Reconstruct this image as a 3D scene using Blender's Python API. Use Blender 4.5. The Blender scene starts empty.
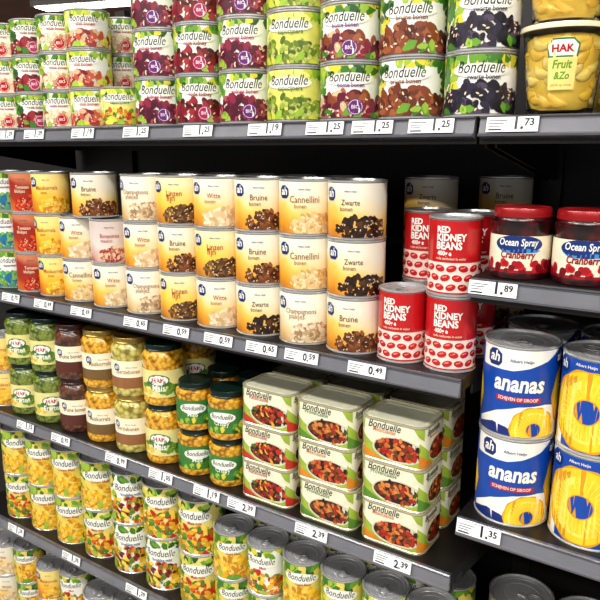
import bpy, bmesh, math, random
from math import pi, sin, cos, tan, atan2, radians, sqrt
from mathutils import Vector, Matrix
random.seed(7)
sc = bpy.context.scene
COL = sc.collection
CZ = 1.5          # camera height

# ---------------------------------------------------------------- materials
def lin(c):
    out = []
    for v in c:
        v /= 255.0
        out.append(v/12.92 if v <= 0.04045 else ((v+0.055)/1.055)**2.4)
    return out
_m = {}
def mat(c, rough=0.33, metal=0.0, coat=0.0, noise=0.08, emit=0.0, nscale=60):
    key = (tuple(c), rough, metal, coat, noise, emit)
    if key in _m: return _m[key]
    m = bpy.data.materials.new("surface_%02x%02x%02x" % tuple(int(x) for x in c))
    m.use_nodes = True
    nt = m.node_tree; b = nt.nodes["Principled BSDF"]
    l = lin(c)
    b.inputs["Roughness"].default_value = rough
    b.inputs["Metallic"].default_value = metal
    b.inputs["Coat Weight"].default_value = coat
    b.inputs["Coat Roughness"].default_value = .06
    if noise > 0:
        tc = nt.nodes.new("ShaderNodeTexCoord")
        n = nt.nodes.new("ShaderNodeTexNoise"); n.inputs["Scale"].default_value = nscale
        n.inputs["Detail"].default_value = 3
        nt.links.new(tc.outputs["Object"], n.inputs["Vector"])
        r = nt.nodes.new("ShaderNodeValToRGB")
        r.color_ramp.elements[0].position = 0.3; r.color_ramp.elements[1].position = 0.7
        r.color_ramp.elements[0].color = [x*(1-noise) for x in l]+[1]
        r.color_ramp.elements[1].color = [min(1, x*(1+noise)) for x in l]+[1]
        nt.links.new(n.outputs["Fac"], r.inputs["Fac"])
        nt.links.new(r.outputs["Color"], b.inputs["Base Color"])
    else:
        b.inputs["Base Color"].default_value = l+[1]
    if emit:
        b.inputs["Emission Color"].default_value = l+[1]
        b.inputs["Emission Strength"].default_value = emit
    _m[key] = m
    return m
def grad(stops, h, name="printed_gradient", slant=0.0):
    m = bpy.data.materials.new(name); m.use_nodes = True
    nt = m.node_tree; b = nt.nodes["Principled BSDF"]
    b.inputs["Roughness"].default_value = 0.3
    tc = nt.nodes.new("ShaderNodeTexCoord"); sp = nt.nodes.new("ShaderNodeSeparateXYZ")
    nt.links.new(tc.outputs["Object"], sp.inputs[0])
    n = nt.nodes.new("ShaderNodeTexNoise"); n.inputs["Scale"].default_value = 18
    nt.links.new(tc.outputs["Object"], n.inputs["Vector"])
    a = nt.nodes.new("ShaderNodeMath"); a.operation = 'MULTIPLY_ADD'
    nt.links.new(n.outputs["Fac"], a.inputs[0]); a.inputs[1].default_value = 0.35*h
    nt.links.new(sp.outputs["Z"], a.inputs[2])
    s = nt.nodes.new("ShaderNodeMath"); s.operation = 'MULTIPLY_ADD'
    nt.links.new(sp.outputs["X"], s.inputs[0]); s.inputs[1].default_value = slant
    nt.links.new(a.outputs[0], s.inputs[2])
    d = nt.nodes.new("ShaderNodeMath"); d.operation = 'DIVIDE'; d.inputs[1].default_value = h*1.25
    nt.links.new(s.outputs[0], d.inputs[0])
    r = nt.nodes.new("ShaderNodeValToRGB")
    cr = r.color_ramp
    while len(cr.elements) < len(stops): cr.elements.new(0.5)
    for e, (p, c) in zip(cr.elements, stops):
        e.position = p; e.color = lin(c)+[1]
    nt.links.new(d.outputs[0], r.inputs["Fac"]); nt.links.new(r.outputs["Color"], b.inputs["Base Color"])
    return m
def kernels(c_dark, c_mid, c_light, scale=95, coat=0.6, name="contents"):
    m = bpy.data.materials.new(name); m.use_nodes = True
    nt = m.node_tree; b = nt.nodes["Principled BSDF"]
    tc = nt.nodes.new("ShaderNodeTexCoord"); v = nt.nodes.new("ShaderNodeTexVoronoi")
    v.inputs["Scale"].default_value = scale
    nt.links.new(tc.outputs["Object"], v.inputs["Vector"])
    r = nt.nodes.new("ShaderNodeValToRGB"); cr = r.color_ramp
    cr.elements.new(0.5)
    for e, (p, c) in zip(cr.elements, [(0.0, c_light), (0.45, c_mid), (0.8, c_dark)]):
        e.position = p; e.color = lin(c)+[1]
    nt.links.new(v.outputs["Distance"], r.inputs["Fac"])
    nt.links.new(r.outputs["Color"], b.inputs["Base Color"])
    bp = nt.nodes.new("ShaderNodeBump"); bp.invert = True; bp.inputs["Strength"].default_value = 0.5
    bp.inputs["Distance"].default_value = 0.002
    nt.links.new(v.outputs["Distance"], bp.inputs["Height"]); nt.links.new(bp.outputs["Normal"], b.inputs["Normal"])
    b.inputs["Roughness"].default_value = 0.3
    b.inputs["Coat Weight"].default_value = coat; b.inputs["Coat Roughness"].default_value = 0.05
    return m

STEEL = mat((214, 214, 214), 0.25, 0.7, noise=0.05)
STEELD = mat((168, 169, 172), 0.30, 0.4, noise=0.08)
WHITE = mat((238, 238, 230), 0.3, noise=0.02)
BLACK = mat((20, 20, 22), 0.4)
CREAM = mat((240, 230, 200), 0.35, noise=0.03)

# ---------------------------------------------------------------- mesh helpers
def box(bm, x0, x1, y0, y1, z0, z1, mi=0):
    v = [bm.verts.new(p) for p in ((x0,y0,z0),(x1,y0,z0),(x1,y1,z0),(x0,y1,z0),(x0,y0,z1),(x1,y0,z1),(x1,y1,z1),(x0,y1,z1))]
    for f in ((0,3,2,1),(4,5,6,7),(0,1,5,4),(1,2,6,5),(2,3,7,6),(3,0,4,7)):
        bm.faces.new([v[i] for i in f]).material_index = mi
def finish(bm, name, mats, smooth=True, angle=35):
    me = bpy.data.meshes.new(name); bm.to_mesh(me); bm.free()
    for m in mats: me.materials.append(m)
    if smooth:
        for p in me.polygons: p.use_smooth = True
        me.set_sharp_from_angle(angle=radians(angle))
    return me
def lathe(bm, prof, n=40, mi=0, cx=0, cy=0, sx=1, sy=1):
    rings = []
    for r, z in prof:
        if r < 1e-6: rings.append([bm.verts.new((cx, cy, z))])
        else: rings.append([bm.verts.new((cx+sx*r*cos(2*pi*i/n), cy+sy*r*sin(2*pi*i/n), z)) for i in range(n)])
    for a, b in zip(rings, rings[1:]):
        for i in range(n):
            j = (i+1) % n
            if len(a) == 1 and len(b) == 1: continue
            if len(a) == 1: f = [a[0], b[j], b[i]]
            elif len(b) == 1: f = [a[i], a[j], b[0]]
            else: f = [a[i], a[j], b[j], b[i]]
            bm.faces.new(f).material_index = mi

# ---------------------------------------------------------------- printed labels
_t = {}
def text2d(s, shear=0.0, bold=0.0):
    k = (s, shear, bold)
    if k in _t: return _t[k]
    c = bpy.data.curves.new("lettering", 'FONT'); c.body = s; c.size = 1; c.shear = shear; c.offset = bold
    c.resolution_u = 2; c.align_x = 'CENTER'
    o = bpy.data.objects.new("lettering", c); COL.objects.link(o)
    bpy.context.view_layer.update()
    me = bpy.data.meshes.new_from_object(o.evaluated_get(bpy.context.evaluated_depsgraph_get()))
    vs = [(v.co.x, v.co.y) for v in me.vertices]; fs = [tuple(p.vertices) for p in me.polygons]
    bpy.data.objects.remove(o); bpy.data.curves.remove(c); bpy.data.meshes.remove(me)
    x0 = min(v[0] for v in vs); x1 = max(v[0] for v in vs)
    vs = [((x-(x0+x1)/2)/(x1-x0), y/(x1-x0)) for x, y in vs]
    _t[k] = (vs, fs)
    return _t[k]
class Cyl:
    def __init__(s, r, rf=None, seg=48):
        s.r = r; s.rf = rf; s.half = pi*r
        s.breaks = [k*2*pi*r/seg for k in range(-seg//2-3, seg//2+4)]
    def map(s, u, v, o):
        R = (s.rf(v) if s.rf else s.r)+o
        return (R*sin(u/s.r), -R*cos(u/s.r), v)
class RR:
    def __init__(s, w, d, c):
        s.w, s.d, s.c = w, d, c
        s.L1 = w/2-c; s.A = pi*c/2; s.L2 = d-2*c
        s.half = 2*s.L1+2*s.A+s.L2
        b = [0, s.L1/2, s.L1]+[s.L1+s.A*i/6 for i in range(1, 7)]
        b += [s.L1+s.A+s.L2]+[s.L1+s.A+s.L2+s.A*i/6 for i in range(1, 7)]
        s.breaks = sorted(set([-x for x in b]+b))
    def map(s, u, v, o):
        sg = 1 if u >= 0 else -1; q = abs(u); c = s.c+o
        if q <= s.L1: p = (q, -s.d/2-o)
        elif q <= s.L1+s.A:
            t = (q-s.L1)/s.c; p = (s.L1+c*sin(t), -s.d/2+s.c-c*cos(t))
        elif q <= s.L1+s.A+s.L2: p = (s.w/2+o, -s.d/2+s.c+(q-s.L1-s.A))
        elif q <= s.L1+2*s.A+s.L2:
            t = (q-s.L1-s.A-s.L2)/s.c; p = (s.L1+c*cos(t), s.d/2-s.c+c*sin(t))
        else: p = (max(0, s.L1-(q-s.L1-2*s.A-s.L2)), s.d/2+o)
        return (sg*p[0], p[1], v)
class Art:
    def __init__(s, surf, v0, v1, base, width=None):
        s.surf = surf; s.v0 = v0; s.v1 = v1; s.h = v1-v0
        s.bm = bmesh.new(); s.mats = [base]; s.layer = 0
        w = width or surf.half
        s.rect(-w, w, 0, 1, base)
    def mi(s, m):
        if m not in s.mats: s.mats.append(m)
        return s.mats.index(m)
    def V(s, f): return s.v0+f*s.h
    def add(s, vs, fs, m):
        k = s.mi(m); z = s.layer*5.0e-6; s.layer += 1
        bv = [s.bm.verts.new((x, y, z)) for x, y in vs]
        for f in fs:
            try: s.bm.faces.new([bv[i] for i in f]).material_index = k
            except ValueError: pass
    def rect(s, u0, u1, f0, f1, m):
        s.add([(u0, s.V(f0)), (u1, s.V(f0)), (u1, s.V(f1)), (u0, s.V(f1))], [(0,1,2,3)], m)
    def poly(s, pts, m):
        s.add([(u, s.V(f)) for u, f in pts], [tuple(range(len(pts)))], m)
    def ell(s, u, f, a, b, m, rot=0, n=12):
        v = s.V(f); vs = []
        for i in range(n):
            t = 2*pi*i/n; x = a*cos(t); y = b*sin(t)
            vs.append((u+x*cos(rot)-y*sin(rot), v+x*sin(rot)+y*cos(rot)))
        s.add(vs, [tuple(range(n))], m)
    def leaf(s, u, f, a, b, m, rot=0):
        v = s.V(f); vs = []
        for i in range(10):
            t = 2*pi*i/10; x = a*cos(t); y = b*sin(t)*(1-0.55*abs(cos(t)))*(1.0 if i % 2 else 1.35)
            vs.append((u+x*cos(rot)-y*sin(rot), v+x*sin(rot)+y*cos(rot)))
        s.add(vs, [tuple(range(10))], m)
    def text(s, t, u, f, w, m, shear=0, bold=0.0, ys=1.0):
        vs, fs = text2d(t, shear, bold); v = s.V(f)
        s.add([(u+x*w, v+y*w*ys) for x, y in vs], fs, m)
    def build(s, name):
        bm = s.bm
        for no, co in (((0,1,0), s.v1), ((0,-1,0), s.v0)):
            bmesh.ops.bisect_plane(bm, geom=bm.verts[:]+bm.edges[:]+bm.faces[:], dist=1e-7,
                                   plane_co=(0, co, 0), plane_no=no, clear_outer=True)
        if isinstance(s.surf, RR):
            for sg in (1, -1):
                bmesh.ops.bisect_plane(bm, geom=bm.verts[:]+bm.edges[:]+bm.faces[:], dist=1e-7,
                                       plane_co=(sg*s.surf.half, 0, 0), plane_no=(sg, 0, 0), clear_outer=True)
        for b in s.surf.breaks:
            bmesh.ops.bisect_plane(bm, geom=bm.verts[:]+bm.edges[:]+bm.faces[:], dist=1e-7, plane_co=(b, 0, 0), plane_no=(1, 0, 0))
        for v in bm.verts:
            v.co = Vector(s.surf.map(v.co.x, v.co.y, v.co.z))
        return finish(bm, name, s.mats, True, 50)

# ---------------------------------------------------------------- package bodies
def can_body(r, h):
    bm = bmesh.new()
    lathe(bm, [(0,.003),(r-.004,.003),(r-.0035,0),(r-.0005,0),(r+.0012,.001),(r+.0012,.0028),(r-.0008,.0045),
               (r-.0008,h-.0045),(r+.0012,h-.0028),(r+.0012,h-.0008),(r-.0005,h),(r-.0025,h),(r-.0035,h-.0045)], 44)
    return finish(bm, "can_body", [STEEL])
def can_lid(r, h):
    bm = bmesh.new(); q = r-.0035; z = h-.0045
    lathe(bm, [(q,z),(q*.92,z),(q*.90,z+.001),(q*.87,z+.001),(q*.85,z),(q*.62,z),(q*.60,z-.0008),(q*.56,z-.0008),(q*.54,z),(q*.3,z),(0,z)][::-1], 36, 0)
    lid = finish(bm, "can_lid", [STEELD])
    # pull ring with its riveted tongue
    bm = bmesh.new()
    cx, cy = 0, -q*.45
    a, b = q*.26, q*.34
    n = 20
    def ring(rx, ry, zz): return [bm.verts.new((cx+rx*cos(2*pi*i/n), cy+ry*sin(2*pi*i/n), zz)) for i in range(n)]
    o0, o1, i0, i1 = ring(a, b, z+.0012), ring(a, b, z+.0024), ring(a*.62, b*.62, z+.0012), ring(a*.62, b*.62, z+.0024)
    for i in range(n):
        j = (i+1) % n
        for f in ((o0[i],o0[j],o1[j],o1[i]), (i0[j],i0[i],i1[i],i1[j]), (o1[i],o1[j],i1[j],i1[i]), (o0[j],o0[i],i0[i],i0[j])):
            bm.faces.new(f)
    box(bm, -a*.4, a*.4, cy+b*.80, cy+b*1.6, z+.0003, z+.0022, 0)
    return lid, finish(bm, "pull_ring", [STEEL])
_bc = {}
RING_OF = {}
def can(r, h, label_mesh):
    k = (r, h)
    if k not in _bc:
        l, rg = can_lid(r, h); _bc[k] = (can_body(r, h), l); RING_OF[l.name] = rg
    b, l = _bc[k]
    return ("food_can", b, [("label", label_mesh), ("lid", l)], "tin can")
def jar(r, h, contents, lidm, label_mesh, neck=.86):
    bm = bmesh.new(); hl = .014; q = r*neck
    lathe(bm, [(0,.004),(r*.8,.004),(r*.86,0),(r*.95,.0015),(r,.008),(r,.02),(r-.0012,.024),(r-.0012,h*.70),(r,h*.74),(r*.995,h*.80),(q*1.02,h-hl-.006),(q*.97,h-hl-.002),(q*.97,h-.004),(0,h-.004)], 44)
    body = finish(bm, "jar_body", [contents])
    bm = bmesh.new()
    lathe(bm, [(q*.98,h-hl),(q*1.02,h-hl-.0004),(q*1.03,h-hl+.002),(q*1.01,h-hl+.003),(q*1.01,h-.003),(q*.98,h-.0004),(q*.93,h),(q*.88,h-.0015),(0,h-.0015)], 44)
    lid = finish(bm, "jar_lid", [lidm])
    return ("glass_jar", body, [("label", label_mesh), ("lid", lid)], "jar")

# ---------------------------------------------------------------- label designs
G1 = [mat((60,118,34)), mat((100,152,42)), mat((152,184,58)), mat((218,204,56)), mat((34,82,30))]
DG = mat((16,34,24)); 
def field(a, cols, f0, f1, n, rx, ry, seed, urange=None, shape='ell'):
    rnd = random.Random(seed)
    U = urange or (-a.surf.half, a.surf.half)
    for i in range(n):
        u = rnd.uniform(*U); f = rnd.uniform(f0, f1); k = rnd.uniform(.8, 1.2)
        c = rnd.choice(cols)
        if shape == 'ell': a.ell(u, f, rx*k, ry*k, c, rnd.uniform(0, pi), 10)
        else: a.leaf(u, f, rx*k, ry*k, c, rnd.uniform(0, pi))
def veg_label(r, h, beans, sub, subc, seed, seal=None, leafs=None, base=None, rb=.0075, ftop=.44, nb=120, mixleaf=True, side=True):
    a = Art(Cyl(r), .005, h-.005, base or WHITE)
    lf = leafs or G1
    L = a.surf.half
    field(a, lf, .86, 1.02, 54, .012, .007, seed+1, shape='leaf')
    for u0 in ((-L*.5, L*.5, -L, L) if side else (-L*.5, L*.5)):
        field(a, lf, .25, .95, 16, .013, .008, seed+2+int(u0*1000), (u0-.012, u0+.012), 'leaf')
    for u0 in (0, L):
        field(a, lf, .45, .95, 12, .011, .007, seed+31, (u0-r*1.25, u0-r*.72), 'leaf')
    for s0, sg in ((0, 1), (L, 1), (L, -1)):
        u0 = s0*sg
        rnd = random.Random(seed+9)
        for i in range(nb):
            t = rnd.uniform(-1, 1); top = ftop*(1-.45*t*t)
            k = rnd.uniform(.85, 1.2)
            a.ell(u0+t*r*1.22, rnd.uniform(-.02, top), rb*k, rb*.60*k, rnd.choice(beans), rnd.uniform(0, pi), 10)
        for i in range(16):
            t = rnd.uniform(-1, 1); x = u0+t*r*1.1; f = rnd.uniform(.03, ftop*.8)
            a.ell(x, f, rb*.35, rb*.16, WHT[1], rnd.uniform(0, pi), 6)
        if mixleaf: field(a, lf[:3], .0, .16, 5, .011, .006, seed+5, (u0-r*1.1, u0+r*1.1), 'leaf')
        a.ell(u0, .735, r*.80, h*.110, WHITE, 0, 28)
        a.text("Bonduelle", u0, .69, r*1.32, DG, .32, .008, 1.4)
        a.text(sub, u0+.004, .585, r*.075*len(sub), subc, 0, .015, 1.15)
        if seal:
            q = u0+r*.22
            a.ell(q, .20, .0135, .0135, seal, 0, 20); a.ell(q, .20, .0118, .0118, WHITE, 0, 20); a.ell(q, .20, .0110, .0110, seal, 0, 20)
            a.text("BIO", q, .17, .013, WHITE, 0, .01)
    return a.build("printed_label")
NAVY = mat((18,45,110)); AHB = mat((14,40,104))
WHT = [mat((205,180,140)), mat((228,206,172)), mat((190,155,112)), mat((238,224,196))]
def ahlogo(a, u, f, s, bg=AHB, fg=WHITE):
    a.poly([(u-s, f-.5*s/a.h), (u-.6*s, f-s/a.h), (u+.6*s, f-s/a.h), (u+s, f-.5*s/a.h), (u+s*.95, f+.5*s/a.h), (u+.25*s, f+1.05*s/a.h), (u-.5*s, f+s/a.h), (u-s, f+.5*s/a.h)], bg)
    a.text("ah", u, f-.45*s/a.h, s*1.35, fg, .15, .02, 1.2)
def house_label(r, h, t1, t2, tc, beans, seed, slant=.25, stops=None, logo=True, rb=.0058):
    st = stops or [(.10,(180,104,28)), (.30,(226,154,42)), (.50,(242,198,92)), (.62,(240,222,176)), (.80,(238,232,214))]
    a = Art(Cyl(r), .005, h-.005, grad(st, h, slant=slant))
    rnd = random.Random(seed)
    for i in range(150):
        t = rnd.uniform(0, 2*pi); q = sqrt(rnd.random()); k = rnd.uniform(.8, 1.25)
        a.ell(r*.45+r*.92*q*cos(t), .16+.23*q*sin(t), rb*k, rb*.6*k, rnd.choice(beans), rnd.uniform(0,pi), 9)
    for i in range(26):
        t = rnd.uniform(0, 2*pi); q = sqrt(rnd.random())
        a.ell(r*.45+r*.86*q*cos(t), .17+.20*q*sin(t), rb*.4, rb*.16, WHT[1], rnd.uniform(0,pi), 6)
    if logo: ahlogo(a, -r*.80, .80, .0115)
    a.text("Albert Heijn", r*.0, .84, r*.42, NAVY, 0, .01)
    a.text(t1, r*.0, .60, r*.105*len(t1), tc, 0, .004, 1.25)
    a.text(t2, -r*.14, .49, r*.085*len(t2), tc, 0, .0, 1.25)
    a.rect(a.surf.half*.55, a.surf.half*.85, .2, .8, WHITE)
    for i in range(12): a.rect(a.surf.half*(.58+.02*i), a.surf.half*(.58+.02*i+.008), .3, .7, BLACK)
    return a.build("printed_label")
RED = mat((186,20,26), .22, 0, .4)
def kidney_label(r, h):
    a = Art(Cyl(r), .005, h-.005, RED)
    a.rect(-a.surf.half, a.surf.half, .02, .43, mat((238,214,204)))
    for row in range(3):
        n = 14
        for i in range(n):
            u = -a.surf.half+2*a.surf.half*(i+.5*(row % 2))/n
            a.ell(u, .09+.13*row, .0085, .0056, RED, .3 if (i+row) % 2 else -.2, 14)
            a.ell(u-.001, .105+.13*row, .0045, .0014, mat((240,130,120)), .3, 8)
    for u0 in (0, a.surf.half, -a.surf.half):
        a.text("RED", u0-r*.36, .84, r*.52, WHITE, 0, .035, 1.15)
        a.text("KIDNEY", u0-r*.05, .73, r*1.14, WHITE, 0, .035, 1.15)
        a.text("BEANS", u0-r*.13, .615, r*.98, WHITE, 0, .035, 1.15)
        a.text("400g e  ", u0-r*.30, .53, r*.55, WHITE, 0, .03, 1.2)
        a.text("rode nierbonen in water", u0-r*.05, .47, r*1.15, CREAM, 0, 0, 1.2)
    return a.build("printed_label")
YEL = mat((246,202,34)); YEL2 = mat((216,150,16)); BLUE = mat((10,66,160)); BLUD = mat((14,40,112))
YL3 = mat((250,222,96))
def pring(a, u, f, R):
    n = 40; v = a.V(f)
    vs = [(u+R*(1+.025*cos(10*2*pi*i/n))*cos(2*pi*i/n), v+R*(1+.025*cos(10*2*pi*i/n))*sin(2*pi*i/n)) for i in range(n)]
    a.add(vs, [tuple(range(n))], YEL2)
    a.ell(u, f, R*.955, R*.955, YEL, 0, 44)
    a.ell(u, f, R*.78, R*.78, YL3, 0, 40); a.ell(u, f, R*.70, R*.70, YEL, 0, 40)
    for i in range(30):
        t = 2*pi*i/30; a.ell(u+R*.62*cos(t), f+R*.62*sin(t)/a.h, R*.22, R*.012, YL3, t, 8)
    a.ell(u, f, R*.32, R*.32, YEL2, 0, 28); a.ell(u, f, R*.29, R*.29, BLUE, 0, 28)
def ananas_label(r, h):
    a = Art(Cyl(r), .005, h-.005, WHITE)
    L = a.surf.half
    a.rect(-L, L, 0, .76, BLUE)
    a.poly([(-.2*r,.76),(.2*r,.80),(.7*r,.88),(1.1*r,1.0),(L,1.0),(L,.70),(-.2*r,.70)], BLUE)
    a.poly([(-L,0),(-r*1.25,0),(-r*1.25,1),(-L,1)], BLUE)
    a.poly([(-r*1.25,0),(r*1.3,0),(r*1.3,.34),(r*.7,.38),(0,.35),(-r*.6,.27),(-r*1.25,.12)], WHITE)
    a.poly([(-r*1.25,0),(r*.1,0),(-r*.3,.10),(-r*.7,.13),(-r*1.25,.06)], BLUD)
    pring(a, r*.42, .09, .038)
    pring(a, -L*.62, .40, .045)
    pring(a, L*.64, .45, .064)
    a.text("ananas", -r*.04, .53, r*1.34, WHITE, .15, .03, 1.3)
    a.rect(-r*.62, r*.55, .405, .465, mat((176,24,44)))
    a.text("SCHIJVEN OP SIROOP", -r*.04, .42, r*1.05, WHITE, 0, .01, 1.15)
    ahlogo(a, -r*.74, .885, .0135)
    a.text("Albert Heijn", r*.0, .86, r*.6, NAVY, 0, .01)
    ahlogo(a, L*.62-r*.75, .90, .0115)
    a.text("Albert Heijn", L*.62-r*.05, .93, r*.55, WHITE, 0, .01)
    return a.build("printed_label")

KID = [mat((82,10,20)), mat((116,16,30)), mat((150,36,46)), mat((58,6,16))]
PUR = [mat((92,14,40)), mat((132,28,58)), mat((70,8,32)), mat((170,70,92))]
BRN = [mat((100,44,22)), mat((128,60,30)), mat((158,88,50)), mat((74,28,16))]
BLK = [mat((22,18,32)), mat((38,30,50)), mat((12,10,20)), mat((74,60,84))]
GRN = [mat((100,126,34)), mat((140,162,52)), mat((78,104,30)), mat((178,192,90))]
CRN = [mat((222,162,20)), mat((240,188,34)), mat((196,130,14)), mat((248,208,80))]
MIX = CRN+[mat((184,32,20)), mat((68,122,30)), mat((206,88,20)), mat((90,140,40))]
PURPLE = mat((104,24,116)); MAG = mat((170,20,88))
LEAFY = [mat((200,206,62)), mat((222,214,72)), mat((148,186,52)), mat((236,228,132)), mat((105,158,42))]
rA, hA = .0545, .094
BR = mat((120,60,30))
A_black = can(rA, hA, veg_label(rA, hA, BLK, "zwarte bonen", mat((40,40,60)), 11, None, rb=.0085, ftop=.52))
A_brown = can(rA, hA, veg_label(rA, hA, BRN, "bruine bonen", BR, 12, None, rb=.0095, ftop=.52))
A_pink = can(rA, hA, veg_label(rA, hA, BRN[1:3]+PUR+WHT[:1], "bonte bonen", PURPLE, 13, PURPLE, rb=.0095, ftop=.5))
A_pea = can(rA, hA, veg_label(rA, hA, GRN, "kapucijners", mat((90,120,30)), 14, None, LEAFY, mat((218,214,104)), rb=.0065, ftop=.5))
A_kid = can(rA, hA, veg_label(rA, hA, KID, "rode kidney", mat((150,20,30)), 15, MAG, rb=.0095, ftop=.52))
A_kid2 = can(rA, hA, veg_label(rA, hA, PUR, "kidney bonen", MAG, 16, PURPLE, rb=.0095, ftop=.52))
rL, hL = .0485, .0835
A_white = can(rL, hL, veg_label(rL, hL, WHT+[mat((170,60,50))], "witte bonen", mat((180,30,40)), 17, RED, rb=.008, side=False))
A_mixr = can(rL, hL, veg_label(rL, hL, [mat((160,36,36)), mat((190,80,54)), mat((112,18,26)), mat((214,178,140))], "chili bonen", RED, 18, None, LEAFY, rb=.008, side=False))
A_kidl = can(rL, hL, veg_label(rL, hL, KID, "rode kidney", mat((150,20,30)), 19, MAG, rb=.0085, side=False))
A_peal = can(rL, hL, veg_label(rL, hL, MIX, "kapucijners", mat((90,120,30)), 20, None, LEAFY, mat((226,222,130)), rb=.0065))
rB, hB = .0525, .103
OR = mat((166,84,28)); BRT = mat((104,56,22))
B_can = can(rB, hB, house_label(rB, hB, "Cannellini", "bonen", mat((140,92,40)), [mat((222,190,130)), mat((200,160,95)), mat((236,214,166))], 1))
B_bru = can(rB, hB, house_label(rB, hB, "Zwarte", "bonen", mat((90,56,28)), [mat((40,22,14)), mat((62,34,18)), mat((86,52,30)), mat((26,15,10))], 2))
B_wit = can(rB, hB, house_label(rB, hB, "Witte", "bonen", OR, [mat((222,196,150)), mat((204,170,120)), mat((238,222,190))], 3))
B_kas = can(rB, hB, house_label(rB, hB, "Bruine", "bonen", BRT, [mat((110,58,26)), mat((140,82,40)), mat((82,40,20)), mat((56,28,16))], 4))
B_lin = can(rB, hB, house_label(rB, hB, "Linzen", "fijn", mat((150,30,30)), [mat((84,54,26)), mat((122,86,44)), mat((56,34,18))], 5,
        stops=[(.08,(150,84,24)),(.3,(216,146,50)),(.5,(244,196,66)),(.68,(244,216,122)),(.85,(242,230,184))]))
B_cha = can(rB, hB, house_label(rB, hB, "Champignons", "plakjes", mat((150,110,60)), [mat((214,190,150)), mat((190,160,118)), mat((228,212,184)), mat((156,126,88))], 6,
        stops=[(.08,(190,142,78)),(.3,(222,194,140)),(.5,(238,226,196)),(.8,(240,236,222))]))
rS = .045; hS = .1025
B_tom = can(rS, hS, house_label(rS, hS, "Tomaten", "blokjes", CREAM, [mat((186,40,18)), mat((214,80,30)), mat((146,24,14))], 8,
        stops=[(.1,(210,120,40)),(.30,(196,84,30)),(.42,(158,44,24)),(.7,(150,36,24)),(.84,(196,120,84))], logo=False))
B_amb = can(rS, hS, house_label(rS, hS, "Maiskorrels", "zoet", OR, CRN, 9,
        stops=[(.08,(176,80,16)),(.35,(222,138,26)),(.55,(244,190,60)),(.8,(244,220,134))]))
B_redw = can(rB, hB, house_label(rB, hB, "Bonenmix", "mexico", mat((160,44,34)), [mat((150,36,36)), mat((186,104,80)), mat((214,190,156))], 10,
        stops=[(.1,(150,50,40)),(.25,(202,160,146)),(.5,(216,206,198)),(.8,(206,190,184))], logo=False))
B_grn = can(rS, hS, veg_label(rS, hS, [mat((30,110,150)), mat((60,150,110)), mat((40,90,160)), mat((130,180,70))], "doperwten", mat((20,70,130)), 31, None, rb=.008))
rK, hK = .0428, .128
K_red = can(rK, hK, kidney_label(rK, hK))
rD, hD = .0560, .138
YB = mat((226,206,96))
D_mais = can(rD, hD, veg_label(rD, hD, CRN, "Crispy Mais", mat((190,96,16)), 21, None, None, YB, rb=.0078, ftop=.54, nb=170))
D_mixv = can(rD, hD, veg_label(rD, hD, MIX, "Mais mix", RED, 22, None, None, mat((228,214,120)), rb=.008, ftop=.54, nb=160))
D_mex = can(rD, hD, veg_label(rD, hD, MIX+KID[:2], "Vrolijke mix", mat((30,90,150)), 23, None, None, WHITE, rb=.008, ftop=.54, nb=160))
rE, hE = .046, .115
E_gold = can(rE, hE, veg_label(rE, hE, CRN, "Gold Mais", mat((180,90,16)), 24, None, None, YB, rb=.0068, ftop=.54, nb=150))
E_mix = can(rE, hE, veg_label(rE, hE, MIX, "Mais", RED, 25, None, None, WHITE, rb=.0068, ftop=.54, nb=140))
rP, hP = .0595, .152
P_an = can(rP, hP, ananas_label(rP, hP))
Q_plain = can(rP, hP, house_label(rP, hP, "perziken", "op siroop", OR, [mat((230,140,36)), mat((240,170,56))], 33))

# jars
def jar_label_hak(r, h, word, col):
    a = Art(Cyl(r+.0002), h*.15, h*.60, mat((222,214,140)))
    field(a, [mat((96,140,44)), mat((60,110,34)), mat((224,186,54))], 0, .50, 70, .009, .006, 3, shape='leaf')
    for u0 in (0, a.surf.half, -a.surf.half):
        a.ell(u0, .64, r*.52, .0135, mat((26,84,44)), 0, 28); a.ell(u0, .64, r*.46, .0115, WHITE, 0, 28)
        a.text("HAK", u0, .565, r*.62, RED, 0, .04, .95)
        a.text(word, u0, .24, r*.15*len(word), WHITE, .1, .02, 1.3)
    return a.build("jar_label")
def jar_label_house(r, h, word, base, band):
    a = Art(Cyl(r+.0002), h*.15, h*.62, base)
    a.rect(-a.surf.half, a.surf.half, 0, .42, band)
    a.rect(-a.surf.half, a.surf.half, .40, .44, WHITE)
    ahlogo(a, -r*.55, .76, .0085); a.text("Albert Heijn", r*.2, .74, r*.55, NAVY)
    a.text(word, 0, .54, r*.10*len(word), band, 0, .015, 1.3)
    return a.build("jar_label")
CORN = kernels((130,80,10), (220,160,28), (246,200,76), 100)
PEAC = kernels((50,66,16), (112,130,42), (156,166,76), 110)
BEAC = kernels((30,14,8), (84,42,20), (122,70,38), 90)
WAXC = kernels((110,100,34), (190,178,86), (222,212,136), 80)
LIDG = mat((18,38,32), .22, .3, noise=.05); LIDK = mat((176,146,74), .25, .7); LIDB = mat((52,24,22), .25, .2)
rJ, hJ = .050, .143
def label_green(r, h, word):
    a = Art(Cyl(r+.0002), h*.15, h*.66, mat((50,118,52)))
    field(a, G1, 0, .45, 46, .008, .005, 4, shape='leaf')
    a.ell(0, .66, r*.7, .012, WHITE, 0, 26); a.text("Bonduelle", 0, .60, r*1.15, DG, .28, .012, 1.2)
    a.text(word, 0, .34, r*.13*len(word), WHITE, 0, .01, 1.2)
    return a.build("jar_label")
J_hak = jar(rJ, hJ, CORN, LIDG, jar_label_hak(rJ, hJ, "Mais", mat((200,120,20))))
J_hakg = jar(rJ, hJ, PEAC, LIDG, jar_label_hak(rJ, hJ, "Erwten", mat((50,110,40))))
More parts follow.
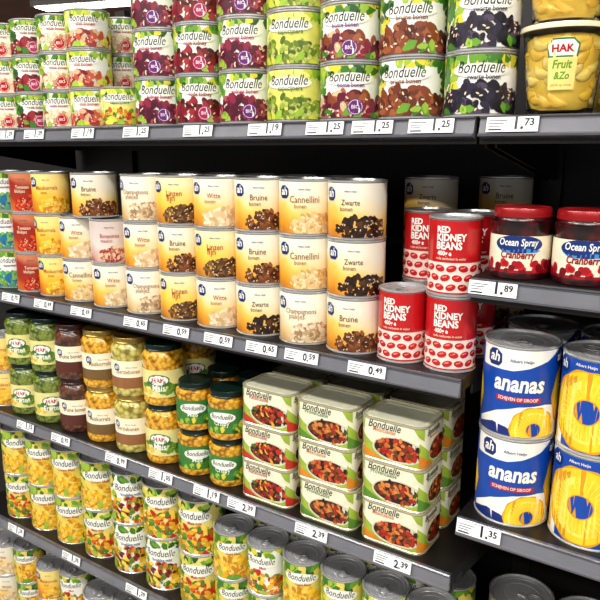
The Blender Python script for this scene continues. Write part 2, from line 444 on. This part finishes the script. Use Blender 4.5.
J_wax = jar(rJ, hJ, WAXC, LIDK, jar_label_house(rJ, hJ, "Sperziebonen", CREAM, mat((140,92,54))))
J_corn = jar(rJ, hJ, CORN, LIDK, jar_label_house(rJ, hJ, "Maiskorrels", CREAM, mat((110,84,44))))
J_brn = jar(rJ, hJ, BEAC, LIDB, jar_label_house(rJ, hJ, "Bruine bonen", CREAM, mat((84,38,28))))
rj, hj = .0445, .108
J_s1 = jar(rj, hj, CORN, LIDG, label_green(rj, hj, "Mais"))
J_s2 = jar(rj, hj, CORN, LIDG, label_green(rj, hj, "Crispy"))
rC, hC = .0455, .108
def cran_label(r, h):
    a = Art(Cyl(r+.0002), h*.10, h*.62, mat((238,226,200)))
    L = a.surf.half
    a.rect(-L, L, 0, .08, mat((150,16,30)))
    field(a, [mat((160,8,26)), mat((195,26,36)), mat((110,4,18))], .02, .30, 90, .0055, .0052, 6)
    for u0 in (0, L, -L):
        a.ell(u0, .78, r*.80, .0135, NAVY, 0, 30)
        a.poly([(u0-r*.75,.68),(u0-r*.3,.60),(u0+r*.2,.68),(u0+r*.75,.62),(u0+r*.6,.56),(u0-r*.5,.54)], mat((60,140,205)))
        a.text("Ocean Spray", u0, .74, r*1.3, WHITE, .15, .02, 1.35)
        a.text("Cranberry", u0, .40, r*1.15, mat((140,8,26)), .15, .03, 1.3)
    return a.build("jar_label")
REDL = mat((150,22,26), .25, .2)
CRANC = kernels((14,2,4), (52,5,10), (90,12,18), 60)
J_cran = jar(rC, hC, CRANC, REDL, cran_label(rC, hC), .93)
# plastic tub with fruit slices inside
hT = .124
rf = lambda v: .046+.012*v/hT
clear = bpy.data.materials.new("clear_plastic"); clear.use_nodes = True
b = clear.node_tree.nodes["Principled BSDF"]
b.inputs["Base Color"].default_value = (1, .98, .92, 1); b.inputs["Transmission Weight"].default_value = 1
b.inputs["Roughness"].default_value = .05; b.inputs["IOR"].default_value = 1.2
tn = clear.node_tree.nodes.new("ShaderNodeTexNoise"); tn.inputs["Scale"].default_value = 30
tb = clear.node_tree.nodes.new("ShaderNodeBump"); tb.inputs["Strength"].default_value = .05
clear.node_tree.links.new(tn.outputs["Fac"], tb.inputs["Height"]); clear.node_tree.links.new(tb.outputs["Normal"], b.inputs["Normal"])
bm = bmesh.new()
lathe(bm, [(0,.003),(.038,.003),(.042,0),(.0455,.001),(rf(0)+.0006,.004)]+[(rf(z), z) for z in (.01,.03,.06,.09,hT-.003)]+[(rf(z)-.0008, z) for z in (hT-.003,.09,.06,.03,.01)]+[(.040,.004),(0,.004)], 48)
tub_b = finish(bm, "tub_body", [clear])
bm = bmesh.new()
lathe(bm, [(.0575,hT-.008),(.0618,hT-.008),(.0622,hT-.004),(.0612,hT-.001),(.058,hT),(.056,hT-.003),(0,hT-.003)], 48)
tub_l = finish(bm, "tub_lid", [mat((232,222,186), .2, 0, .8)])
PE = [mat((250,210,84), .2, 0, .6), mat((252,224,120), .15, 0, .8), mat((250,204,74), .15, 0, .8)]
bm = bmesh.new()
lathe(bm, [(0,.006),(.038,.006),(rf(.02)-.004,.02),(rf(.1)-.004,.104),(rf(.1)-.010,.110),(0,.110)], 32, 0)
rnd = random.Random(2)
for i in range(56):
    z = rnd.uniform(.016, .100); th = 2*pi*((i*.618) % 1); R = rf(z)-.0065
    res = bmesh.ops.create_uvsphere(bm, u_segments=12, v_segments=7, radius=1)
    tilt = ((i*37) % 60-30)/40
    for v in res['verts']:
        p = v.co; q = Vector((p.x*.017, p.y*.0055, p.z*.0080+.006*p.x*p.x))
        v.co = Matrix.Rotation(th, 4, 'Z') @ (Matrix.Rotation(tilt, 4, 'Y') @ q)+Vector((R*sin(th), -R*cos(th), z))
        v.co.z = min(max(v.co.z, .007), .109)
        d = sqrt(v.co.x**2+v.co.y**2); lim = rf(v.co.z)-.0014
        if d > lim: v.co.x *= lim/d; v.co.y *= lim/d
    for v in res['verts']:
        for f in v.link_faces: f.material_index = 1+i % 2
tub_f = finish(bm, "peach_slices", PE, True, 60)
GL = mat((96,150,42))
a = Art(Cyl(.052, lambda v: rf(v)+.0004), .034, hT-.018, mat((30,110,60)), .001)
a.bm.clear(); a.layer = 0
a.poly([(-.017,.0),(.019,.0),(.020,.60),(.021,.84),(.015,.95),(-.013,.95),(-.019,.84),(-.018,.6)], mat((236,220,130)))
a.poly([(-.018,.60),(.020,.60),(.022,.84),(.015,.95),(-.013,.95),(-.020,.84)], mat((30,110,60)))
a.poly([(-.016,.63),(.018,.63),(.020,.82),(.013,.92),(-.011,.92),(-.018,.82)], WHITE)
a.text("HAK", .001, .70, .029, RED, 0, .04, 1.0)
a.text("Fruit", .001, .40, .026, GL, .2, .03, 1.2); a.text("&Zo", .001, .20, .021, GL, .2, .03, 1.2)
a.text("perzik op siroop", .001, .07, .028, mat((190,70,20)), 0, 0, 1.2)
T_tub = ("plastic_tub", tub_b, [("label", a.build("tub_label")), ("lid", tub_l), ("peach_slices", tub_f)], "tub")
# rectangular tins
tw, td, th_, tc_ = .128, .100, .082, .022
def rr_loop(bm, s, o, z):
    us = sorted(s.breaks)[:-1]
    return [bm.verts.new(s.map(u, z, o)) for u in us]
def rr_solid(name, s, prof, mats, cap0=True, cap1=True):
    bm = bmesh.new(); loops = [rr_loop(bm, s, o, z) for o, z in prof]; n = len(loops[0])
    for a_, b_ in zip(loops, loops[1:]):
        for i in range(n): bm.faces.new((a_[i], a_[(i+1) % n], b_[(i+1) % n], b_[i]))
    if cap0: bm.faces.new(loops[0][::-1])
    if cap1: bm.faces.new(loops[-1])
    return finish(bm, name, mats)
S = RR(tw, td, tc_); S.breaks = sorted(set(round(b, 9) for b in S.breaks+[S.half, -S.half]))
GOLD = mat((212,204,172), .25, .6)
tin_b = rr_solid("tin_body", S, [(-.003,.002),(-.002,0),(.0008,0),(.0012,.003),(-.0006,.005),(-.0006,th_-.005),(.0012,th_-.003),(.0008,th_),(-.002,th_),(-.003,th_-.004)], [GOLD], cap1=False)
tin_l = rr_solid("tin_lid", S, [(-.003,th_-.0040),(-.008,th_-.0038),(-.010,th_-.0022),(-.013,th_-.0022),(-.015,th_-.0038)], [mat((204,204,178), .38, .1)], cap0=False)
def tin_label(word, wc, seed, foods, left):
    a = Art(S, .005, th_-.005, mat((228,226,198)))
    rnd = random.Random(seed)
    LG = mat((150,176,56)); 
    for u0, w in ((0, tw), (S.L1+S.A+S.L2/2, td), (-(S.L1+S.A+S.L2/2), td)):
        a.poly([(u0-w*.5,0),(u0+w*.5,0),(u0+w*.5,.20),(u0+w*.1,.12),(u0-w*.2,.30),(u0-w*.5,.66)], LG)
        a.poly([(u0-w*.5,0),(u0-w*.1,0),(u0-w*.3,.18),(u0-w*.5,.34)], left)
        a.poly([(u0+w*.5,1),(u0+w*.34,1),(u0+w*.42,.8),(u0+w*.5,.7)], LG)
        a.ell(u0+w*.12, .35, w*.40, .0240, mat((206,200,176)), .04, 32)
        a.ell(u0+w*.12, .36, w*.37, .0210, mat((44,18,12)), .04, 32)
        for i in range(70):
            t = rnd.uniform(0, 2*pi); q = sqrt(rnd.random())
            a.ell(u0+w*.12+w*.33*q*cos(t), .36+.26*q*sin(t), .0062*rnd.uniform(.6,1.2), .0036, rnd.choice(foods), rnd.uniform(0,pi), 8)
        a.text("Bonduelle", u0-w*.10, .82, w*.50, DG, .32, .010, 1.35)
        a.text(word, u0-w*.10, .73, w*.034*len(word), wc, 0, .01, 1.2)
    return a.build("printed_label")
FO1 = [mat((178,34,18)), mat((206,78,26)), mat((130,22,14)), mat((226,164,54)), mat((82,98,28)), mat((56,22,14)), mat((150,30,20))]
FO2 = [mat((140,28,14)), mat((100,54,22)), mat((186,108,44)), mat((54,70,26)), mat((36,16,10)), mat((206,130,60)), mat((160,40,20))]
N1 = ("food_tin", tin_b, [("label", tin_label("Ratatouille", mat((170,40,30)), 1, FO1, mat((190,44,34)))), ("lid", tin_l)], "tin")
N2 = ("food_tin", tin_b, [("label", tin_label("Provencaalse", mat((60,110,40)), 2, FO2, mat((84,132,44)))), ("lid", tin_l)], "tin")
N3 = ("food_tin", tin_b, [("label", tin_label("Mexicaanse", mat((200,90,30)), 3, FO1[:3]+FO2, mat((212,128,34)))), ("lid", tin_l)], "tin")

# ---------------------------------------------------------------- placing
rng = random.Random(5)
def new(name, me, parent=None):
    o = bpy.data.objects.new(name, me); COL.objects.link(o)
    if parent: o.parent = parent
    return o
_rot = {}
def turned(me, ang):
    """same printed label turned around its own axis, shared between cans with the same turn"""
    k = (me.name, round(ang*180/pi/4))
    if k not in _rot:
        c = me.copy(); c.transform(Matrix.Rotation(radians(k[1]*4), 4, 'Z')); _rot[k] = c
    return _rot[k]
def put(P, X, D, z, label, group, rot=None, jit=.20, tab=False):
    name, me, parts, cat = P
    o = new(name, me)
    o.location = (X, D, z)
    if rot is None: rot = .66*atan2(-X, 1.05)+rng.uniform(-jit, jit)
    o["label"] = label; o["category"] = cat; o["group"] = group
    for n, m in parts:
        c = new(n, m if name == "food_tin" or n == "lid" else turned(m, rot), o)
        if tab and n == "lid" and m.name in RING_OF:
            new("pull_ring", turned(RING_OF[m.name], rot), c)
    return o
def stack(P, X, D, z0, h, n, label, group, tab=False, **k):
    Ps = P if isinstance(P, list) else [P]*n
    for i in range(n):
        put(Ps[i], X+rng.uniform(-.0006, .0006), D+rng.uniform(0, .0015), z0+i*(h+.0003), label, group, tab=tab and i == n-1, **k)

ZA, ZB, ZC, ZD, ZE = 1.538, 1.129, .775, .433, .088
Z1, Z2, Z3 = 1.297, .889, .50
up = .011

gA = "vegetable cans on the top shelf"
z = ZA+up
colsA = [(-.378, A_black, "bean can with black beans, green leaves on white label"), (-.493, A_brown, "bean can with brown beans, green leaves on white label"),
 (-.608, A_pink, "bean can with speckled beans and purple seal"), (-.723, A_pea, "yellow-green can of green peas on the top shelf"),
 (-.838, A_kid2, "bean can with purple-red beans and purple seal"), (-.953, A_kid, "bean can with dark red beans and magenta seal"),
 (-1.070, A_kid2, "bean can with purple-red beans and purple seal")]
for X, P, lb in colsA: stack(P, X, .062, z, hA, 3, lb, gA)
for X, P, lb in [(-1.285, A_mixr, "bean can with mixed red beans, pale green leaves"),
 (-1.388, A_white, "bean can with white beans and red seal"), (-1.491, A_kidl, "bean can with dark red beans and magenta seal"),
 (-1.594, A_white, "bean can with white beans and red seal"), (-1.697, A_mixr, "bean can with mixed red beans, pale green leaves"), (-1.80, A_white, "bean can with white beans and red seal")]:
    stack(P, X, .056, z, hL, 3, lb, gA)
stack(A_peal, -1.180, .056, z, hL, 1, "yellow-green can of green peas standing alone in its row", gA)
for X, P in ((-1.19, A_mixr), (-1.293, A_white)): stack(P, X, .17, z, hL, 3, "bean can standing in the second row behind others", gA)
gT = "fruit tubs on the top shelf"; lT = "clear plastic tub of yellow peaches with pale lid"
stack(T_tub, -.258, .068, z, hT, 2, lT, gT, rot=.20)
stack(T_tub, -.258, .20, z, hT, 2, lT, gT, rot=.12)
stack(T_tub, -.128, .068, z, hT, 2, lT, gT, rot=.12)

gB = "cream and yellow cans on the second shelf"; z = ZB+up
for X, P, w in ((-.591, [B_kas, B_bru, B_bru], "dark beans"), (-.699, [B_cha, B_can, B_can], "pale beans"), (-.807, [B_bru, B_kas, B_kas], "brown beans"),
             (-.915, [B_wit, B_lin, B_wit], "white beans"), (-1.023, [B_lin, B_kas, B_lin], "lentils"), (-1.131, [B_cha, B_wit, B_cha], "sliced mushrooms")):
    for i in range(3):
        put(P[i], X, .06, z+i*(hB+.0003), "cream and orange can of %s with blue logo" % w, gB, tab=(i == 2))
    if X < -.6: stack(P[2], X, .172, z, hB, 3, "cream and orange can of %s in the second row" % w, gB)
stack(B_bru, -.54, .27, z, hB, 3, "cream and orange can of dark beans deep on the shelf", gB)
stack(B_kas, -.425, .38, z, hB, 3, "cream and orange can of brown beans deep on the shelf", gB)
put(B_wit, -1.247, .06, z, "cream and orange can of white beans with blue logo", gB)
put(B_redw, -1.247, .061, z+hB+.0003, "pale grey and red can of mixed beans", gB)
stack([B_can, B_wit], -1.357, .06, z, hB, 2, "cream and orange can of pale beans with blue logo", gB)
put(B_kas, -1.305, .062, z+2*(hB+.0003), "orange can of brown beans straddling two cans below", gB)
stack(B_amb, -1.462, .055, z, hS, 3, "amber can of sweet corn on the second shelf", gB)
stack(B_tom, -1.556, .055, z, hS, 3, "orange-red can of tomatoes", gB)
stack(B_grn, -1.652, .055, z, hS, 3, "blue and green can of peas", gB)
stack(B_grn, -1.750, .055, z, hS, 3, "blue and green can of peas", gB)
gK = "red kidney bean cans on the second shelf"; lk = "bright red can of kidney beans with white lettering"
for X, D, n in ((-.491, .052, 1), (-.4015, .052, 2), (-.491, .147, 2), (-.4015, .147, 2)):
    stack(K_red, X, D, z, hK, n, lk, gK, tab=True, rot=.25+rng.uniform(-.04, .04))

z = ZC+up; gJ = "glass jars of vegetables on the third shelf"
for X, P, w in ((-1.093, J_hak, "glass jar of yellow corn with green leafy label"), (-1.20, J_wax, "glass jar of pale beans with brown label"),
              (-1.308, J_corn, "glass jar of yellow corn with gold lid"), (-1.415, J_brn, "glass jar of brown beans with dark lid"),
              (-1.522, J_hakg, "glass jar of green peas with dark lid"), (-1.63, J_hakg, "glass jar of green peas with dark lid")):
    stack(P, X, .056, z, hJ, 2, w, gJ)
    stack(P, X, .162, z, hJ, 2, w, gJ)
stack(B_amb, -1.735, .055, z, hS, 2, "amber can of sweet corn on the third shelf", gB)
for X, P in ((-.99, J_s1), (-.897, J_s2)):
    stack(P, X, .05, z, hj, 2, "short glass jar of corn with green label and dark lid", gJ)
    stack(P, X, .145, z, hj, 2, "short glass jar of corn with green label and dark lid", gJ)
gN = "rectangular tins on the third shelf"
for X, P, w in ((-.770, [N1, N1, N1], "ratatouille"), (-.628, [N2, N3, N2], "stewed vegetables"), (-.484, [N3, N2, N3], "bean stew")):
    for D in (.058, .164):
        for i in range(3):
            put(P[i], X+rng.uniform(-.003, .003), D+rng.uniform(0, .002), z+i*(th_+.0003), "rounded rectangular green and white tin of %s" % w, gN)

z = ZD+up; gD = "yellow corn cans on the fourth shelf"
for i, X in enumerate((-.998, -1.116, -1.234, -1.352, -1.470, -1.588, -1.706)):
    P = [[D_mixv, D_mixv], [D_mex, D_mixv], [D_mex, D_mex], [D_mixv, D_mais], [D_mais, D_mais], [D_mais, D_mais], [D_mixv, D_mais]][i]
    stack(P, X, .064, z, hD, 2, "tall yellow and green can of corn with leafy label", gD, tab=True)
for i, X in enumerate((-.890, -.794, -.698, -.602, -.506, -.41)):
    for D in (.052, .15):
        stack([E_gold, E_mix, E_gold][i % 3], X, D, z, hE, 2, "short yellow can of corn on the fourth shelf", gD, tab=True)
z = ZE+up
for i in range(7):
    X = -1.16-.112*i
    P, h = [(B_amb, hS), (E_gold, hE), (B_wit, hB), (E_mix, hE)][i % 4]
    stack(P, X, .062, z, h, 2, "yellow and cream can on the bottom shelf", "cans on the bottom shelf", tab=True)

gC = "cranberry jars on the shelf"
for X in (-.295, -.200, -.105):
    put(J_cran, X, .052, Z1+up, "dark red cranberry jar with red lid and white label", gC, rot=.22+rng.uniform(-.05, .05))
gP = "pineapple cans on the shelf"
for D in (.066, .19):
    for X, r0 in ((-.284, .25), (-.160, -2.14), (-.036, .2)):
        for i in range(2):
            put(P_an, X, D, Z2+up+i*(hP+.0003), "large blue and white can of sliced pineapple", gP, rot=r0+rng.uniform(-.05, .05), tab=(i == 1))
for D in (.066, .19):
    for X in (-.284, -.160, -.036):
        put(Q_plain, X, D, Z3+up, "large can with silver pull-ring lid", "large cans with silver lids", rot=1.2+rng.uniform(-.5, .5), tab=True)

# ---------------------------------------------------------------- shelves
PLATE = mat((24,21,21), .4, .3, nscale=20); RAIL = mat((112,113,120), .2, 0.15, .7, nscale=20); RAILE = mat((92,93,100), .18, 0.3, .7)
def shelf(x0, x1, zc, label):
    bm = bmesh.new(); zs = zc+up
    box(bm, x0, x1, -.002, .45, zs-.022, zs, 0)
    box(bm, x0, x1, .0, .012, zs-.040, zs-.022, 0)
    box(bm, x0, x1, .43, .45, zs-.05, zs-.022, 0)
    o = new("shelf_board", finish(bm, "shelf_board", [PLATE], False)); o["label"] = label; o["category"] = "shelf"; o["group"] = "store shelves"
    bm = bmesh.new()
    prof = [(-.002, zc+.0105), (-.009, zc+.011), (-.011, zc+.009), (-.006, zc+.007), (-.011, zc-.013), (-.016, zc-.015), (-.016, zc-.018), (-.002, zc-.021)]
    L = [bm.verts.new((x0+.002, y, q)) for y, q in prof]; R = [bm.verts.new((x1-.002, y, q)) for y, q in prof]
    n = len(prof)
    for i in range(n):
        j = (i+1) % n; f = bm.faces.new((L[i], L[j], R[j], R[i])); f.material_index = 1 if i in (0, 1, 5, 6) else 0
    bm.faces.new(L[::-1]); bm.faces.new(R)
    bmesh.ops.recalc_face_normals(bm, faces=bm.faces[:])
    new("price_rail", finish(bm, "price_rail", [RAIL, RAILE], False), o)
    for x in (x0+.004, x1-.008):
        bm = bmesh.new()
        v = [bm.verts.new(p) for p in ((x,.06,zs-.022),(x,.448,zs-.022),(x,.448,zs-.11),(x,.06,zs-.045))]
        w = [bm.verts.new(q.co+Vector((.004,0,0))) for q in v]
        for i in range(4): bm.faces.new((v[i], v[(i+1)%4], w[(i+1)%4], w[i]))
        bm.faces.new(v[::-1]); bm.faces.new(w); bmesh.ops.recalc_face_normals(bm, faces=bm.faces[:])
        new("bracket", finish(bm, "bracket", [PLATE], False), o)
XJ = -.354; XL = -1.87; XR = .9
for zc, nm in ((ZA, "top"), (ZB, "second"), (ZC, "third"), (ZD, "fourth"), (ZE, "bottom")):
    shelf(XL, XJ-.002, zc, "dark metal %s shelf with grey price rail" % nm)
for zc, nm in ((ZA, "top"), (Z1, "jar"), (Z2, "fruit can"), (Z3, "lower"), (ZE, "bottom")):
    shelf(XJ+.002, XR, zc, "dark metal %s shelf of the neighbouring bay" % nm)
def upright(x):
    bm = bmesh.new(); box(bm, x-.02, x+.02, .452, .50, 0, 1.90, 0)
    for i in range(58):
        box(bm, x-.010, x-.004, .4512, .452, .06+.031*i, .078+.031*i, 1); box(bm, x+.004, x+.010, .4512, .452, .06+.031*i, .078+.031*i, 1)
    o = new("shelf_upright", finish(bm, "shelf_upright", [mat((44,40,38), .4, .4), BLACK], False))
    o["label"] = "slotted metal upright holding the shelves"; o["category"] = "upright"; o["group"] = "shelf uprights"
for x in (XJ, -1.62, -2.88, .91): upright(x)
for x0, x1 in ((-2.86, -1.64), (-1.60, XJ-.02), (XJ+.02, .89)):
    bm = bmesh.new(); box(bm, x0, x1, .47, .49, .02, 1.81, 0)
    for i in range(6): box(bm, x0+.005, x1-.005, .465, .470, .05+.292*i, .05+.292*i+.286, 0)
    o = new("back_panel", finish(bm, "back_panel", [mat((20,17,17), .5, nscale=10)], False)); o["label"] = "dark metal back panel of the shelving"; o["category"] = "panel"; o["group"] = "shelving back panels"

# price tags
TAGW = mat((236,238,240), .35, noise=.02); TAGT = mat((25,25,30))
_tag = {}
def tag(X, zc, price, w=.074):
    k = (price, w)
    if k not in _tag:
        bm = bmesh.new(); hh = .0105
        box(bm, -w/2, w/2, -.0012, 0, -hh, hh, 0)
        def tx(s, u, v, ww, ys):
            vs, fs = text2d(s, 0, .03)
            bv = [bm.verts.new((u+x*ww, -.0015, v+y*ww*ys)) for x, y in vs]
            for f in fs:
                try: bm.faces.new([bv[i] for i in f]).material_index = 1
                except ValueError: pass
        tx(price[:2], w*.14, -.0065, .0125, 1.1); tx(price[2:], w*.33, -.002, .0135, 1.0)
        for i, q in enumerate((.005, .001, -.003)):
            box(bm, -w*.45, -w*(.10+.06*i), -.0014, -.0012, q, q+.0011, 1)
        box(bm, -w*.45, -w*.2, -.0014, -.0012, -.0085, -.0062, 1)
        _tag[k] = finish(bm, "price_tag", [TAGW, TAGT], False)
    o = new("price_tag", _tag[k]); o.location = (X, -.0125, zc-.002); o.rotation_euler = (radians(-12), 0, 0)
    o["label"] = "white paper price tag reading %s on grey rail" % price; o["category"] = "price tag"; o["group"] = "price tags"
for X, p in ((-.425,"1.25"),(-.526,"1.25"),(-.616,"1.25"),(-.742,"1.19"),(-.902,"1.25"),(-1.073,"1.25"),(-1.24,"1.19"),(-1.414,"1.29"),(-1.53,"1.29"),(-.301,"1.73"),(-.10,"1.73")): tag(X, ZA, p)
for X, p in ((-.526,"0.49"),(-.663,"0.59"),(-.756,"0.65"),(-.865,"0.59"),(-.982,"0.59"),(-1.105,"0.65"),(-1.29,"0.69"),(-1.433,"0.69"),(-1.57,"0.75")): tag(X, ZB, p)
for X, p in ((-.465,"2.39"),(-.64,"2.39"),(-.814,"2.39"),(-.911,"1.19"),(-1.05,"1.05"),(-1.2,"0.99"),(-1.41,"0.95"),(-1.56,"1.15")): tag(X, ZC, p)
for X, p in ((-1.655,"1.29"),(-1.407,"1.35"),(-1.156,"1.29"),(-.9,"0.99"),(-.6,"0.99")): tag(X, ZD, p)
tag(-.314, Z1, "1.89"); tag(-.12, Z1, "1.89"); tag(-.312, Z2, "1.35"); tag(-.05, Z2, "1.35")

# ---------------------------------------------------------------- room
def plane(name, pts, m):
    bm = bmesh.new(); bm.faces.new([bm.verts.new(p) for p in pts]); o = new(name, finish(bm, name, [m], False)); o["kind"] = "structure"; o["label"] = name.replace("_", " ")+" of the supermarket"
    return o
plane("floor", [(-14,-5,0),(4,-5,0),(4,8,0),(-14,8,0)], mat((150,144,136), .3, nscale=4))
plane("ceiling", [(-14,-5,3.2),(-14,8,3.2),(4,8,3.2),(4,-5,3.2)], mat((122,88,78), .8, nscale=3))
plane("wall_back", [(-14,8,0),(4,8,0),(4,8,3.2),(-14,8,3.2)], mat((116,84,74), .8, nscale=3))
plane("wall_left", [(-14,-5,0),(-14,8,0),(-14,8,3.2),(-14,-5,3.2)], mat((120,92,82), .8, nscale=3))
def lamp(x, y, rz, e, lx=1.5):
    bm = bmesh.new(); box(bm, -lx/2-.03, lx/2+.03, -.16, .16, 0, .06, 0); box(bm, -lx/2, lx/2, -.12, .12, -.012, 0, 1)
    o = new("ceiling_light", finish(bm, "ceiling_light", [WHITE, mat((255,250,240), .5, emit=6, noise=0)], False))
    o.location = (x, y, 3.12); o.rotation_euler = (0, 0, rz)
    o["label"] = "long white fluorescent ceiling light fixture"; o["category"] = "ceiling light"; o["group"] = "ceiling lights"
    if e:
        l = bpy.data.lights.new("tube_light", 'AREA'); l.shape = 'RECTANGLE'; l.size = lx; l.size_y = .24; l.energy = e; l.color = (1, .965, .905)
        lo = bpy.data.objects.new("tube_light", l); COL.objects.link(lo); lo.parent = o; lo.location = (0, 0, -.02)
for x in (-3.4, -1.5, .4, 2.3): lamp(x, -1.5, 0, 48)
for x in (-3.4, -1.5, .4, 2.3): lamp(x, -3.4, 0, 42)
for x, y in ((-6.5, 4.5), (-8.8, 5.0), (-8.0, 6.6), (-10.5, 5.6)): lamp(x, y, .3, 25)

w = bpy.data.worlds.new("world"); sc.world = w; w.use_nodes = True
bg = w.node_tree.nodes["Background"]; bg.inputs[0].default_value = (.97, .98, 1, 1); bg.inputs[1].default_value = .28
sc.view_settings.view_transform = 'Standard'
sc.view_settings.look = 'None'

# ---------------------------------------------------------------- camera
cam = bpy.data.cameras.new("camera"); co = bpy.data.objects.new("camera", cam); COL.objects.link(co)
cam.sensor_width = 36; cam.lens = 36*670/600; cam.clip_start = .05
co.location = (0, -1, CZ)
F = Vector((-.559, .829, 0)).normalized(); p = radians(12.6)
fw = F*cos(p)-Vector((0,0,1))*sin(p)
co.rotation_euler = fw.to_track_quat('-Z', 'Y').to_euler()
sc.camera = co
